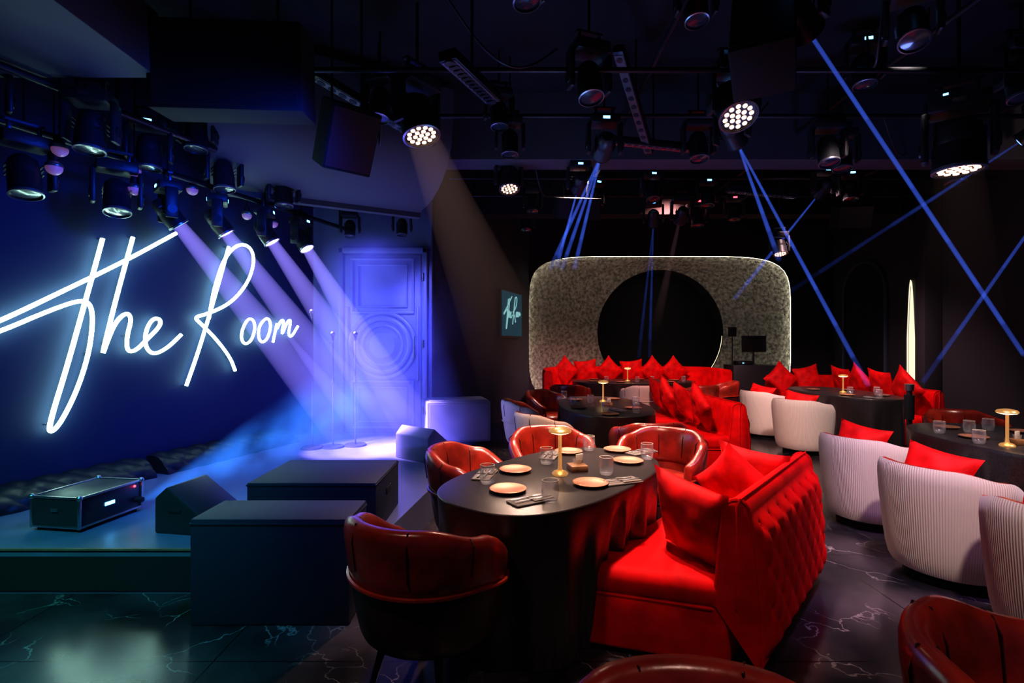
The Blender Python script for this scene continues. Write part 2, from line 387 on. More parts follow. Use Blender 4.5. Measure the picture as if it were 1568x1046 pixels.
def micstand(h):
    b=MB(); b.cyl((0,0,0),(0,0,.02),.13,.12,'blackm',28); b.cyl((0,0,.02),(0,0,h),.009,.007,'blackm',10)
    b.cyl((0,0,h*.6),(0,0,h*.6+.06),.015,.015,'blackm',10); b.cyl((0,-.01,h),(0,-.08,h+.06),.013,.016,'black',12); b.sphere(.028,(0,-.095,h+.07),'darkalu'); return b.done('mic')
for x,y,h in((-2.30,5.9,1.5),(-2.08,5.95,1.25),(-1.85,6.05,1.25)): put('microphone_stand',micstand(h),(x,y,.27),.3)
# neon sign
SG={'T':[(4.5,2.4),(4.44,2.13),(4.35,1.74),(4.25,1.3),(4.13,0.83),(4.14,0.76),(4.21,0.84),(4.32,1.1),(4.4,1.4),(4.43,1.68),(4.41,1.83),(4.33,1.85),(4.1,1.73),(3.87,1.59),(3.74,1.53)],
'bar':[(3.74,1.60),(3.87,1.67),(4.23,1.92),(4.66,2.22),(5.13,2.58)],
'h':[(4.74,2.46),(4.67,2.17),(4.58,1.78),(4.49,1.35),(4.53,1.49),(4.6,1.68),(4.69,1.77),(4.73,1.71),(4.69,1.55),(4.69,1.41),(4.76,1.41),(4.86,1.52),(4.98,1.65),(4.98,1.72),(4.91,1.72),(4.85,1.61),(4.84,1.46),(4.91,1.37),(5.04,1.43),(5.18,1.57)],
'R1':[(5.70,2.55),(5.59,2.16),(5.44,1.66),(5.33,1.32),(5.23,1.05)],
'R2':[(5.47,1.74),(5.53,2.08),(5.66,2.45),(5.84,2.62),(5.99,2.59),(6.03,2.43),(5.94,2.17),(5.72,1.92),(5.45,1.79),(5.31,1.75),(5.38,1.69),(5.56,1.52),(5.72,1.32),(5.78,1.17)],
'o1':[(5.95,1.77),(5.88,1.67),(5.85,1.54),(5.90,1.46),(5.99,1.51),(6.04,1.65),(6.02,1.75)],
'o2':[(6.18,1.78),(6.09,1.68),(6.08,1.55),(6.13,1.48),(6.21,1.53),(6.26,1.67),(6.24,1.77)],
'm':[(6.29,1.49),(6.36,1.77),(6.33,1.62),(6.41,1.77),(6.46,1.76),(6.41,1.55),(6.51,1.76),(6.57,1.78),(6.52,1.59),(6.57,1.55),(6.68,1.70)]}
b=MB()
for k,v in SG.items():
    P=[V((-5.287+.365*y,y,z))+nrm*.07 for y,z in v]
    b.tube(P,.017 if k not in('o1','o2','m') else .015,'neon',8,closed=k in('o1','o2'),smooth=3)
    for p in P[::4]: b.cyl(p,p-nrm*.069,.006,.006,'alu',6)
put('neon_sign',b.done('neon'))
b=MB(); b.box((1.25,.05,.92),(0,0,0),'blackp',bevel=.01); b.box((1.19,.01,.86),(0,-.026,0),'screen')
for k,v in SG.items():
    b.tube([((y-5.25)*.34,-.036,(z-1.6)*.36) for y,z in v],.009,'neon_dim',6,closed=k in('o1','o2'),smooth=1)
put('wall_screen',b.done('scr'),(-.02,10.2,2.04),math.atan2(4.24,1.48))
# ------------------------------------------------------------ furniture meshes
def sm(x,a,c): 
    t=max(0,min(1,(x-a)/(c-a))); return t*t*(3-2*t)
def leather_chair(pale=False):
    b=MB(); lo='cord' if pale else 'leather_d'; out='cord' if pale else 'leather'
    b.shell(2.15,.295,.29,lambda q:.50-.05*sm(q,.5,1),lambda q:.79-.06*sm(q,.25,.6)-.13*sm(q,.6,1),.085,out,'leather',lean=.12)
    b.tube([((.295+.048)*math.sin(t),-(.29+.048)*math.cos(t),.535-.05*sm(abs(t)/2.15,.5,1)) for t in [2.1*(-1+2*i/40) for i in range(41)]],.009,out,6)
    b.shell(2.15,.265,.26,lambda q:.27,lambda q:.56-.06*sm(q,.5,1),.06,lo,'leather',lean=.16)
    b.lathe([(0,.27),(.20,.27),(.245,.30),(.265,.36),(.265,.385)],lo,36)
    b.lathe([(0,.47),(.18,.47),(.235,.455),(.262,.42),(.262,.39),(.24,.37)],'leather',36)
    for a in(45,135,225,315):
        c,s_=math.cos(math.radians(a)),math.sin(math.radians(a)); b.cyl((.26*c,.26*s_,0),(.17*c,.17*s_,.30),.011,.020,'black',12)
    for k in(-.5,-.17,.17,.5): 
        t=k*2.15; b.tube([((.295+o+.12*(z-.5))*math.sin(t),-(.29+o+.12*(z-.5))*math.cos(t),z) for o,z in((-.044,.56),(-.045,.70),(-.02,.785-.06*sm(abs(k),.25,.6)),(.02,.787-.06*sm(abs(k),.25,.6)),(.044,.72),(.044,.60))],.0035,'leather_d',5)
    return b.done('ch',50)
LC=leather_chair(); LCP=leather_chair(True)
def pale_chair(cush=True):
    b=MB()
    b.shell(2.05,.275,.275,lambda q:.07,lambda q:.74-.05*sm(q,.3,.65)-.10*sm(q,.65,1),.075,'cord','leather',lean=.09)
    b.lathe([(0,.07),(.22,.07),(.245,.12),(.26,.33),(.24,.36)],'cord',40)
    b.lathe([(0,.46),(.17,.46),(.22,.445),(.238,.41),(.23,.36)],'velvet',40)
    b.lathe([(0,0),(.23,0),(.23,.03),(.21,.035),(.21,.075)],'black',36)
    if cush: b.pillow(.38,.36,.15,'velvet_p',T3((0,-.13,.655),rx=math.radians(66),ry=.16,rz=.15))
    return b.done('pc',50)
PC=pale_chair()
def sofa(name,O,U,Vd,h=.79,sh=.42,bt=.24,tufts=True,n=None):
    O=V((*O,0));U=V((*U,0));Vv=V((*Vd,0)); L=U.length; D=Vv.length; vd=Vv.normalized()
    def P(u,v,z): return O+U*u+vd*v+V((0,0,z))
    b=MB()
    prof=[]; no=44
    for k in range(no): prof.append((.0+.05*(k/(no-1))**2*1.0,.04+(h-.10)*k/(no-1),1))
    for k in range(1,8):
        a=math.pi*(1-k/8); prof.append((.05+(bt-.09)/2+ (bt-.09)/2*math.cos(a), h-.06+.06*math.sin(a),.0))
    for k in range(8): prof.append((bt-.04+.04*k/7,h-.06-(h-.36)*k/7,0))
    nu=max(40,int(L/.012))
    du=.16;dz=.19
    def fn(i,j):
        u=i/(nu-1); v,z,o=prof[j]
        e=min(1,min(u,1-u)*L/.03); e=math.sqrt(max(0,1-(1-e)**2))
        hgt=0
        if tufts and o:
            f=sm(z,.06,.14)*sm(h-z,.06,.16)*sm(min(u,1-u)*L,.0,.07)
            p_,q_=u*L/du,z/dz
            s1=abs(math.sin(math.pi*(p_+q_)));s2=abs(math.sin(math.pi*(p_-q_)))
            hgt=(.018*min(s1,s2)**.5*1.0+.036*(1-math.exp(-(s1*s1+s2*s2)*4)))*f
        zz=z if z<h-.15 else z-(1-e)*.015*(z-(h-.15))/.15
        vm=bt/2; v2=vm+(v-vm)*(.88+.12*e)
        return P(u,v2-hgt,zz)
    b.grid(fn,nu,len(prof),'velvet',cv=True,capu=True)
    for uu in(.012/L,1-.012/L): b.tube([P(uu,(bt/2+(v-bt/2)*1.0),z) for v,z,o in prof],.009,'velvet',6)
    b.tube([P(0,bt*.5,.30),P(0,bt*.5,h-.03)]+[P(u/10,bt*.42,h+.004) for u in range(11)]+[P(1,bt*.5,h-.03),P(1,bt*.5,.30)],.006,'velvet',6)
    if tufts:
        for iu in range(0,int(2*L/du)+1):
            for iz in range(1,int(2*h/dz)+1):
                if (iu+iz)%2==0:
                    uu=iu*du/2;zz=iz*dz/2
                    if .04<uu<L-.04 and .1<zz<h-.1: b.sphere(.011,P(uu/L,.05*(zz/h)**2-.004,zz),'velvet',seg=8)
    def pb(v0,v1,z0,z1,bv,u0=0,u1=1):
        bm2=bmesh.new(); vs=[bm2.verts.new(P(u,v,z)) for z in(z0,z1) for (u,v) in((u0,v0),(u1,v0),(u1,v1),(u0,v1))]
        for f in((0,1,2,3),(4,5,6,7),(0,1,5,4),(1,2,6,5),(2,3,7,6),(3,0,4,7)): bm2.faces.new([vs[k] for k in f])
        bmesh.ops.recalc_face_normals(bm2,faces=bm2.faces); bmesh.ops.bevel(bm2,geom=bm2.edges[:],offset=bv,segments=4,profile=.5,affect='EDGES'); b.merge(bm2,'velvet')
    pb(bt-.06,D-.015,.03,.30,.02,.005,.995); pb(bt-.06,D,.27,sh,.055)
    c=[P(.004,bt,.285),P(.004,D-.01,.285),P(.996,D-.01,.285),P(.996,bt,.285)]
    b.tube(c,.008,'velvet',6,smooth=0)
    for u in(.06,.94):
        for v in(.08,D-.08): b.cyl(P(u,v,0),P(u,v,.05),.02,.02,'black',10)
    return put(name,b.done(name,50))
def cushion(loc,face,tilt,roll,size=.44,t=.17):
    b=MB(); mx=Matrix.Rotation(face,4,'Z')@Matrix.Rotation(math.radians(90)-tilt,4,'X')@Matrix.Rotation(roll,4,'Z')
    b.pillow(size,size,t,'velvet_p',mx); return put('throw_cushion',b.done('cu',80),loc)
def table(hx,hy,n,loc,rz,zt=.75,folds=13,taper=0):
    b=MB(); S=220; ph=random.random()*6
    def rad(a,hx,hy):
        c,s_=math.cos(a),math.sin(a); k=(abs(c/hx)**n+abs(s_/hy)**n)**(-1/n); return k
    zs=[1,.995,.985,.96,.9,.8,.65,.5,.35,.2,.08,.012]
    def fn(i,j):
        a=2*math.pi*i/S; k=rad(a,hx,hy); t=1-zs[j]
        off=(-.008,-.002,0)[j] if j<3 else 0
        f=sm(t,.02,.5); w=math.sin(folds*a+ph)+.6*math.sin((folds*2-3)*a+ph*2)+.35*math.sin(5*a)
        off+= f*(.026*w-.012)-taper*t
        z=zt*zs[j] if j>2 else zt-(0,.002,.008)[j]
        return V(((k+off)*math.cos(a),(k+off)*math.sin(a),z))
    b.grid(fn,S,len(zs),'cloth',cu=True)
    bm2=bmesh.new(); bm2.faces.new([bm2.verts.new(fn(i,0)) for i in range(S)]); b.merge(bm2,'cloth')
    return put('dining_table',b.done('tb',60),loc,rz)
def plate_me():
    b=MB(); b.lathe([(0,.004),(.070,.004),(.090,.014),(.093,.018),(.089,.020),(.071,.010),(0,.009)],'copper',40); return b.done('pl',60)
def glass_me():
    b=MB(); b.lathe([(0,.002),(.030,.002),(.036,.01),(.042,.05),(.038,.10),(.0365,.10),(.040,.05),(.034,.014),(.0,.012)],'glass',28)
    b.tube([(.0372*math.cos(a*math.pi/14),.0372*math.sin(a*math.pi/14),.10) for a in range(28)],.0016,'cream',5,closed=True); return b.done('gl',80)
def lamp_me():
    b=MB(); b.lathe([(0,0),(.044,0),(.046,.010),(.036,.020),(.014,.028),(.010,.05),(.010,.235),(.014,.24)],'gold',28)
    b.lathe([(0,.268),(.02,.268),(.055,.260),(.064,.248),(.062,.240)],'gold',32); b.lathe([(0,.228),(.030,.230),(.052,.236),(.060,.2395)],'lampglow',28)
    return b.done('lm',50)
def napkin_me():
    b=MB(); b.box((.10,.22,.010),(0,0,.005),'napkin',bevel=.004); b.box((.09,.11,.006),(.0,.045,.013),'napkin',bevel=.002)
    b.box((.009,.12,.003),(-.018,-.04,.018),'alu',bevel=.001); b.box((.020,.05,.003),(-.018,.045,.018),'alu',bevel=.001)
    b.box((.009,.10,.003),(.016,-.05,.018),'alu',bevel=.001); b.box((.016,.10,.002),(.016,.05,.018),'alu',bevel=.0008)
    return b.done('nk')
def block_me():
    b=MB(); b.box((.10,.10,.035),(0,0,.0175),'wood',bevel=.004); b.lathe([(.02,0),(.026,.03),(.024,.03),(.019,.003)],'glass',20,mx=T3((0,0,.035))); b.box((.05,.012,.06),(.02,.02,.06),'cream',rz=.4,bevel=.003); return b.done('bk')
PL,GL,LM,NK,BK=plate_me(),glass_me(),lamp_me(),napkin_me(),block_me()
def setting(l,z=.7505):
    for k,x,y,r in l:
        nm,me={'p':('dinner_plate',PL),'g':('drinking_glass',GL),'l':('table_lamp',LM),'n':('folded_napkin_with_cutlery',NK),'b':('wooden_cruet_block',BK)}[k]
        put(nm,me,(x,y,z),r)
# ---- table 1
table(.44,.78,2.7,(.27,2.92,0),-.672,taper=.09)
setting([('p',-.02,2.56,0),('p',.02,2.95,0),('p',.41,2.67,0),('p',.72,3.17,0),('p',.72,3.50,0),('p',.38,3.44,0),
('g',-.13,2.70,0),('g',.18,2.40,0),('g',.53,2.88,0),('g',.86,3.26,0),('g',.21,3.13,0),('g',.53,3.52,0),
('l',.27,2.88,0),('b',.38,2.98,.2),('n',.09,2.40,-1.0),('n',.58,2.72,-1.2),('n',.87,3.44,-1.0),('n',-.15,2.86,-.2),('n',.25,3.34,-.3)])
put('armchair',LC,(-.36,2.24,0),-.45)
put('armchair',LC,(-.22,3.44,0),-1.75)
put('armchair',LC,(.33,4.05,0),-2.9)
put('armchair',LC,(1.15,4.00,0),2.5)
sofa('tufted_sofa',(1.10,2.26),(.85,.98),(-.79,.24),bt=.20)
cushion((.90,2.53,.62),2.05,.30,.12,.46)
cushion((1.33,3.02,.64),2.25,.35,.78,.42); cushion((1.52,3.22,.64),2.3,.3,.1,.44)
# ---- table 2
table(.52,.98,2.4,(1.08,6.05,0),0)
setting([('p',.75,5.75,0),('p',1.35,5.7,0),('p',.8,6.5,0),('p',1.3,6.6,0),('g',.72,6.05,0),('g',1.0,5.45,0),('g',1.45,6.0,0),('g',.95,6.2,0),('g',.68,6.7,0),('g',1.3,5.35,0),('l',1.13,6.35,0),('n',1.15,5.55,.4),('p',1.0,5.22,0),('b',1.12,6.0,0)])
put('armchair',LCP,(.22,6.3,0),-1.45); put('armchair',LCP,(.38,5.25,0),-1.0); put('armchair',LC,(.55,7.35,0),-2.4); put('armchair',LC,(1.25,4.76,0),.1)
sofa('tufted_sofa',(2.68,5.75),(-.12,2.3),(-.86,0),.80,.43,.24)
for y,r in((6.05,.72),(6.6,.12),(7.15,.78),(7.6,.1)): cushion((2.24-.05*(y-6),y,.73),1.5,.3,r,.47)
# ---- table 3 and far banquette
table(1.15,.55,2.6,(2.3,9.75,0),0)
setting([('p',1.5,9.5,0),('p',2.0,9.4,0),('p',2.9,9.4,0),('p',3.1,9.8,0),('g',1.75,9.5,0),('g',2.3,9.4,0),('g',2.6,9.5,0),('l',2.18,9.65,0),('g',3.2,9.55,0),('p',1.6,10.0,0),('p',2.5,10.0,0)])
def banquette(name,pts,h=1.0,sh=.45,D=.62):
    P=[V((*p,0)) for p in pts]
    for _ in range(3):
        Q=[P[0]]
        for i in range(len(P)-1): Q+=[P[i]*.75+P[i+1]*.25,P[i]*.25+P[i+1]*.75]
        Q.append(P[-1]); P=Q
    n=len(P); nr=[]
    for i in range(n):
        t=(P[min(i+1,n-1)]-P[max(i-1,0)]).normalized(); nr.append(V((t.y,-t.x,0)))
    b=MB()
    pb=[(0,.04),(0,h-.05),(.03,h),(.12,h),(.16,h-.04),(.20,.40),(.20,.04)]
    ps=[(.15,.04),(.15,sh-.02),(.22,sh),(D-.05,sh),(D,sh-.05),(D,.04)]
    for pr in(pb,ps): b.grid(lambda i,j:P[i]+nr[i]*pr[j][0]+V((0,0,pr[j][1])),n,len(pr),'velvet',cv=True,capu=True)
    return put(name,b.done(name,50))
banquette('curved_banquette',[(.60,9.6),(.60,10.5),(.8,11.2),(1.6,11.42),(3.2,11.42),(3.95,11.42),(4.3,11.0),(4.3,10.0)],.95)
for x,r in((1.15,.8),(1.6,.1),(2.1,.78),(2.6,.1),(3.05,.78),(3.5,.75)): cushion((x,11.08,.86),math.pi*1.0+math.pi,.2,r,.5)
put('armchair',LC,(1.0,8.75,0),-.3); put('armchair',LCP,(2.15,8.55,0),.05); put('armchair',LC,(3.75,9.3,0),1.3); put('armchair',LC,(3.1,8.6,0),.3)
# ---- table 4
table(.50,1.0,2.4,(4.88,7.6,0),0,folds=17)
setting([('p',4.65,7.1,0),('p',5.1,7.05,0),('g',4.82,7.3,0),('l',4.85,7.5,0),('g',5.2,7.3,0),('p',4.65,7.9,0),('p',5.12,7.8,0),('g',4.95,6.9,0),('n',4.8,6.8,.3)])
put('barrel_chair',PC,(4.0,8.05,0),-1.2,sc3=(1.08,1.08,1)); put('barrel_chair',PC,(3.95,6.95,0),-.9,sc3=(1.08,1.08,1))
sofa('tufted_sofa',(6.12,7.2),(.1,2.0),(-.62,0),.80,.43,.22,tufts=False)
sofa('tufted_sofa',(4.9,9.95),(1.3,0),(0,-.7),.85,.43,.22,tufts=False)
for y,r in((7.5,.78),(8.0,.1),(8.5,.75),(8.95,.1)): cushion((5.78,y,.80),1.5,.25,r,.54)
for x,r in((5.05,.78),(5.55,.2)): cushion((x,9.6,.80),0,.25,r,.5)
b=MB(); b.cyl((0,0,0),(0,0,.02),.15,.14,'black',28); b.cyl((0,0,.02),(0,0,.9),.03,.03,'darkalu'); b.cyl((0,0,.9),(0,0,.98),.045,.05,'alu'); b.cyl((0,0,.55),(0,0,.85),.05,.055,'black')
put('crowd_control_stanchion',b.done('sb'),(4.85,6.25,0))
# ---- table 5 and right chairs
table(.60,.88,2.4,(3.92,3.85,0),0,folds=15)
setting([('p',3.55,3.42,0),('p',3.58,3.97,0),('g',3.42,3.75,0),('l',3.54,3.66,0),('p',3.75,4.42,0),('g',3.75,4.2,0),('g',3.48,4.17,0),('n',3.62,3.22,.5),('p',4.2,4.2,0),('p',4.2,3.4,0),('g',4.0,4.3,0),('b',3.7,3.75,0)])
put('barrel_chair',PC,(2.96,4.25,0),-1.1); put('barrel_chair',PC,(2.80,3.28,0),-1.25,sc3=(1.05,1.05,1)); put('barrel_chair',PC,(2.74,2.48,0),-1.0)
put('armchair',LC,(4.55,5.1,0),2.9)
# ---- foreground chairs
put('armchair',LC,(.36,.83,0),math.pi-.1); put('armchair',LC,(1.29,1.12,0),-2.2)
# DJ desk
b=MB(); b.box((1.0,.5,1.02),(0,0,.51),'blackp',bevel=.01); b.box((.5,.04,.34),(.05,.05,1.45),'black',bevel=.008); b.cyl((.05,.07,1.0),(.05,.07,1.5),.02,.02,'black'); b.box((.3,.25,.08),(-.2,0,1.06),'black',bevel=.01); b.cyl((-.42,0,1.0),(-.42,0,1.75),.012,.012,'black'); b.box((.14,.1,.2),(-.42,0,1.7),'black',bevel=.01); b.box((.03,.01,.01),(-.25,-.13,1.06),'blue_led')
put('dj_desk',b.done('dj'),(4.98,10.6,0))
# ------------------------------------------------------------ ceiling clutter
def pipe(name,a,c,r=.025,mat='black'):
    b=MB(); b.cyl(a,c,r,r,mat,12); return put(name,b.done(name))
boxobj('ceiling_beam_1',(2.2,5.95,3.93),(8.6,.35,.75),'soffit')
boxobj('ceiling_beam_2',(3.2,8.6,3.95),(7.6,.3,.7),'ceil')
for y,z,x0,x1 in((3.0,3.75,-2.4,6.5),(4.0,3.62,-1.6,6.5),(5.0,3.70,-1.0,6.5),(6.9,3.70,-.85,6.5),(7.8,3.72,-.6,6.5),(2.2,3.8,-2.4,6.5)):
    pipe('lighting_pipe',(x0,y,z),(x1,y,z),.022,'black')
for x in(1.2,3.2,5.0):
    for y0,y1 in((1.2,5.75),(6.15,8.42)): pipe('lighting_pipe',(x,y0,3.85),(x,y1,3.85),.022)
boxobj('ceiling_soffit',(-3.85,2.2,3.55),(2.8,2.7,.45),'soffit',0,.01)
b=MB(); A=V((-3.15,5.35,0)); B=V((-1.15,6.45,0)); dd=(B-A).normalized(); nn=V((dd.y,-dd.x,0)); LL=(B-A).length
cp=[(-.1,3.06),(0,3.06),(0,3.12)]+[(.05+1.0*math.sin(a*math.pi/16)*1.0,3.14+.62*(1-math.cos(a*math.pi/16))) for a in range(9)]+[(1.1,4.2),(-.1,4.2)]
b.grid(lambda i,j:A+dd*(LL*i)+nn*cp[j][0]+V((0,0,cp[j][1])),2,len(cp),'soffit',cv=True,capu=True); put('ceiling_cove',b.done('cove',30))
pipe('lighting_pipe',(-3.75,2.9,3.02),(-2.25,6.9,3.02),.026); pipe('lighting_pipe',(-3.45,2.9,3.28),(-2.75,4.75,3.28),.026)
for y in(3.0,4.0,5.0,6.0,6.8):
    x=-3.75+1.5*(y-2.9)/4; pipe('hanging_rod',(x,y,3.02),(x,y,4.3),.012)
for X,Y,Z in((-3.18,3.6,2.85),(-3.22,3.6,2.72),(-3.1,4.2,2.9),(-3.1,4.2,2.75),(-3.06,4.9,2.95),(-2.9,5.6,2.88),(-2.75,5.9,2.86)):  # spheres added for the purple-reflecting lenses of small spotlights
    b=MB(); b.sphere(.050,(0,0,0),'lens_globe',seg=24); b.cyl((0,0,.04),(0,0,.10),.030,.024,'black',16); b.lathe([(.045,.0),(.054,.01),(.048,.03),(.03,.045)],'rim',20); b.cyl((0,0,.1),(0,0,4.3-Z),.006,.006,'black',6); put('spot_lens_globe',b.done('gb',60),(X,Y,Z))
def hungbox(name,c,size,rx,rz,mat='blackm'):
    b=MB(); b.box(size,(0,0,0),mat,bevel=.015,mx=T3((0,0,0),rx=rx,rz=rz)); b.box((size[0]*.93,.01,size[2]*.9),(0,-size[1]/2-.004,0),'blackp',mx=T3((0,0,0),rx=rx,rz=rz)); 
    for s_ in(-.3,.3): b.cyl((s_*size[0],0,0),(s_*size[0],0,4.3-c[2]),.01,.01,'black',8)
    return put(name,b.done(name),c)
hungbox('hanging_subwoofer',(-1.98,3.65,3.41),(1.04,.30,.60),.08,.06)
hungbox('hanging_speaker',(-1.34,4.15,3.15),(.40,.28,.50),.5,.7)
hungbox('hanging_speaker',(1.50,3.05,3.32),(.34,.36,.62),-.45,-.5)
hungbox('hanging_speaker',(.88,7.0,3.32),(.6,.35,.28),.3,.1)
hungbox('hanging_speaker',(5.3,8.0,3.45),(.5,.3,.35),.3,-.2)
def ledbar(a,c,w=.09):
    a=V(a);c=V(c); b=MB(); d_=c-a; q=V((1,0,0)).rotation_difference(d_.normalized()).to_matrix().to_4x4(); mx=Matrix.Translation((a+c)/2)@q
    L=d_.length; b.box((L,w,.07),(0,0,0),'black',bevel=.008,mx=mx); b.box((L*.95,w*.8,.006),(0,0,-.037),'rim',mx=mx)
    for k in range(12): b.cyl((L*(-.44+.08*k),0,-.04),(L*(-.44+.08*k),0,-.046),w*.3,w*.3,'lens_off',10,mx=mx)
    b.cyl((a+c)/2,V(((a+c)/2).to_tuple()[:2]+(4.3,)),.01,.01,'black',8); put('led_bar_light',b.done('lb'))
ledbar((-.42,3.3,3.35),(-.14,3.9,3.35),.13); ledbar((.85,4.1,3.85),(1.45,5.4,3.5)); ledbar((1.0,5.2,3.55),(1.9,5.3,3.5)); ledbar((-1.7,4.4,3.8),(-.8,5.2,3.5),.12)
ledbar((.3,2.2,3.1),(1.6,2.25,3.1)); ledbar((2.6,6.2,3.35),(3.5,6.3,3.3))
for k in range(12):
    x=-2.6+k*.72; y=2.6+ (k*37%50)/12; x2=x+.8-(k%3)*.5; y2=y+.6
    pts=[(x+(x2-x)*t/6,y+(y2-y)*t/6,3.85-.30*math.sin(math.pi*t/6)*(1+.3*(k%3))) for t in range(7)]
    b=MB(); b.tube(pts,.009,'blackp',6,smooth=2); put('hanging_cable',b.done('cable',60))
# ---- moving heads
def mh_mesh(tilt,kind,rod):
    b=MB(); b.box((.34,.24,.11),(0,0,-.055),'blackp',bevel=.02)
    for s_ in(-1,1):
        b.box((.045,.13,.36),(s_*.19,0,-.26),'blackp',bevel=.018); b.cyl((s_*.17,0,-.34),(s_*.222,0,-.34),.055,.05,'black',18)
        b.box((.08,.008,.030),(0,s_*.121,-.055),'blue_led' if kind in('on','disp','beam') else ('red_led' if kind=='red' else 'lens_off'))
        b.box((.03,.03,.10),(s_*.10,0,.05),'darkalu',bevel=.005)
    b.box((.26,.05,.02),(0,0,.10),'darkalu'); b.cyl((0,0,.1),(0,0,max(rod,.12)),.013,.013,'black',8)
    mx=Matrix.Translation((0,0,-.34))@Matrix.Rotation(tilt,4,'X') # local -Z = aim
    R=.15 if kind in('wash',) else .115
    b.lathe([(0,.17),(R*.55,.17),(R*.85,.13),(R*.95,.02),(R*.92,.0),(R,-.02),(R,-.15),(R*1.04,-.16),(R*1.04,-.185),(R*.93,-.187),(R*.90,-.172)],'blackp',28,mx=mx)
    b.lathe([(R*1.045,-.165),(R*1.05,-.186),(R*.95,-.19)],'rim' if kind!='beam' else 'black',28,mx=mx)
    if kind=='wash':
        b.lathe([(0,-.172),(R*.92,-.172)],'black',28,mx=mx)
        for n_,r_ in((1,0),(6,.052),(12,.102)):
            for k in range(n_):
                a=2*math.pi*k/n_+.1; b.cyl((r_*math.cos(a),r_*math.sin(a),-.17),(r_*math.cos(a),r_*math.sin(a),-.180),.0195,.019,'led_warm',12,mx=mx)
    else:
        lm={'on':'lens_purple','off':'lens_off','disp':'lens_off','red':'lens_off','beam':'lens_off','pink':'lens_pink','blue':'lens_blue'}[kind]
        b.lathe([(0,-.185),(R*.5,-.182),(R*.92,-.172)],lm,28,mx=mx)
        if kind=='beam': b.lathe([(0,-.192),(R*.38,-.190)],'lens_blue',20,mx=mx); b.lathe([(R*.62,-.184),(R*.72,-.182)],'lens_blue',24,mx=mx)
    for k in(-1,1):
        for z in(.0,.04,.08): b.box((.012,.16,.010),(k*R*.93,0,z),'black',mx=mx)
    return b.done('mh',40)
def fixture(L,A,kind,s=1.0,name='moving_head_light'):
    L=V(L);A=V(A);D=(A-L).normalized(); tilt=math.acos(max(-1,min(1,-D.z))); pan=math.atan2(-D.x,D.y) if abs(D.x)+abs(D.y)>1e-4 else 0
    piv=L-D*.185*s; base=piv+V((0,0,.34*s))
    me=mh_mesh(tilt,kind,(4.29-base.z)/s)
    return put(name,me,base,pan,sc3=(s,s,s))
def mnode(nt,op,a,b_=None):
    n=nt.nodes.new('ShaderNodeMath'); n.operation=op
    for i,x in enumerate((a,b_)):
        if x is None: continue
        if isinstance(x,(int,float)): n.inputs[i].default_value=x
        else: nt.links.new(x,n.inputs[i])
    return n.outputs[0]
def volmat(col,S,k,L,p=1.0,noise=0,off=.36,R=None):  # emission put into the volume stands for light scattered by haze
    m=bpy.data.materials.new('haze_glow'); m.use_nodes=True; nt=m.node_tree; nt.nodes.clear()
    e=nt.nodes.new('ShaderNodeEmission'); e.inputs[0].default_value=(*col,1); e.inputs[1].default_value=S
    o=nt.nodes.new('ShaderNodeOutputMaterial'); nt.links.new(e.outputs[0],o.inputs['Volume'])
    if k is None: return m
    tc=nt.nodes.new('ShaderNodeTexCoord'); sx=nt.nodes.new('ShaderNodeSeparateXYZ'); nt.links.new(tc.outputs['Object'],sx.inputs[0])
    mt=lambda *a:mnode(nt,*a)
    z=mt('ABSOLUTE',sx.outputs[2]); fall=mt('DIVIDE',1.0,mt('ADD',mt('MULTIPLY',z,k),1.0))
    fade=mt('POWER',mt('MAXIMUM',mt('SUBTRACT',1.0,mt('DIVIDE',z,L)),0.0),p)
    s_=mt('MULTIPLY',mt('MULTIPLY',fall,fade),S)
    if R:
        rr=mt('SQRT',mt('ADD',mt('MULTIPLY',sx.outputs[0],sx.outputs[0]),mt('MULTIPLY',sx.outputs[1],sx.outputs[1])))
        rl=mt('ADD',mt('MULTIPLY',z,(R[1]-R[0])/L),R[0])
        s_=mt('MULTIPLY',s_,mt('MAXIMUM',mt('SUBTRACT',1.0,mt('DIVIDE',rr,rl)),0.0))
    if noise:
        n=nt.nodes.new('ShaderNodeTexNoise'); n.inputs['Scale'].default_value=noise; n.inputs['Detail'].default_value=3; nt.links.new(tc.outputs['Object'],n.inputs['Vector'])
        s_=mt('MULTIPLY',s_,mt('MAXIMUM',mt('MULTIPLY',mt('SUBTRACT',n.outputs['Fac'],off),4.0),0.0))
    nt.links.new(s_,e.inputs[1]); return m
def beam(par,p0,p1,r0,r1,col,S,k=1.0,p=1.0,noise=0,name='light_beam',soft=False):
    p0=V(p0);p1=V(p1);d_=p1-p0;L=d_.length
    bm2=bmesh.new(); n=24; R0=[bm2.verts.new((r0*math.cos(2*math.pi*i/n),r0*math.sin(2*math.pi*i/n),0)) for i in range(n)]
    R1=[bm2.verts.new((r1*math.cos(2*math.pi*i/n),r1*math.sin(2*math.pi*i/n),-L)) for i in range(n)]
    bm2.faces.new(R0); bm2.faces.new(R1[::-1])
    for i in range(n): bm2.faces.new((R0[i],R1[i],R1[(i+1)%n],R0[(i+1)%n]))
    bmesh.ops.recalc_face_normals(bm2,faces=bm2.faces)
    me=bpy.data.meshes.new(name); bm2.to_mesh(me); bm2.free(); me.materials.append(volmat(col,S,k,L,p,noise,.34,(r0,r1) if soft else None))
    o=bpy.data.objects.new(name,me); q=V((0,0,-1)).rotation_difference(d_.normalized())
    link(o); W_=Matrix.Translation(p0)@q.to_matrix().to_4x4()
    pm=Matrix.Translation(par.location)@par.rotation_euler.to_matrix().to_4x4()@Matrix.Diagonal((*par.scale,1))
    o.parent=par; o.matrix_parent_inverse=pm.inverted(); o.matrix_basis=W_
    return o
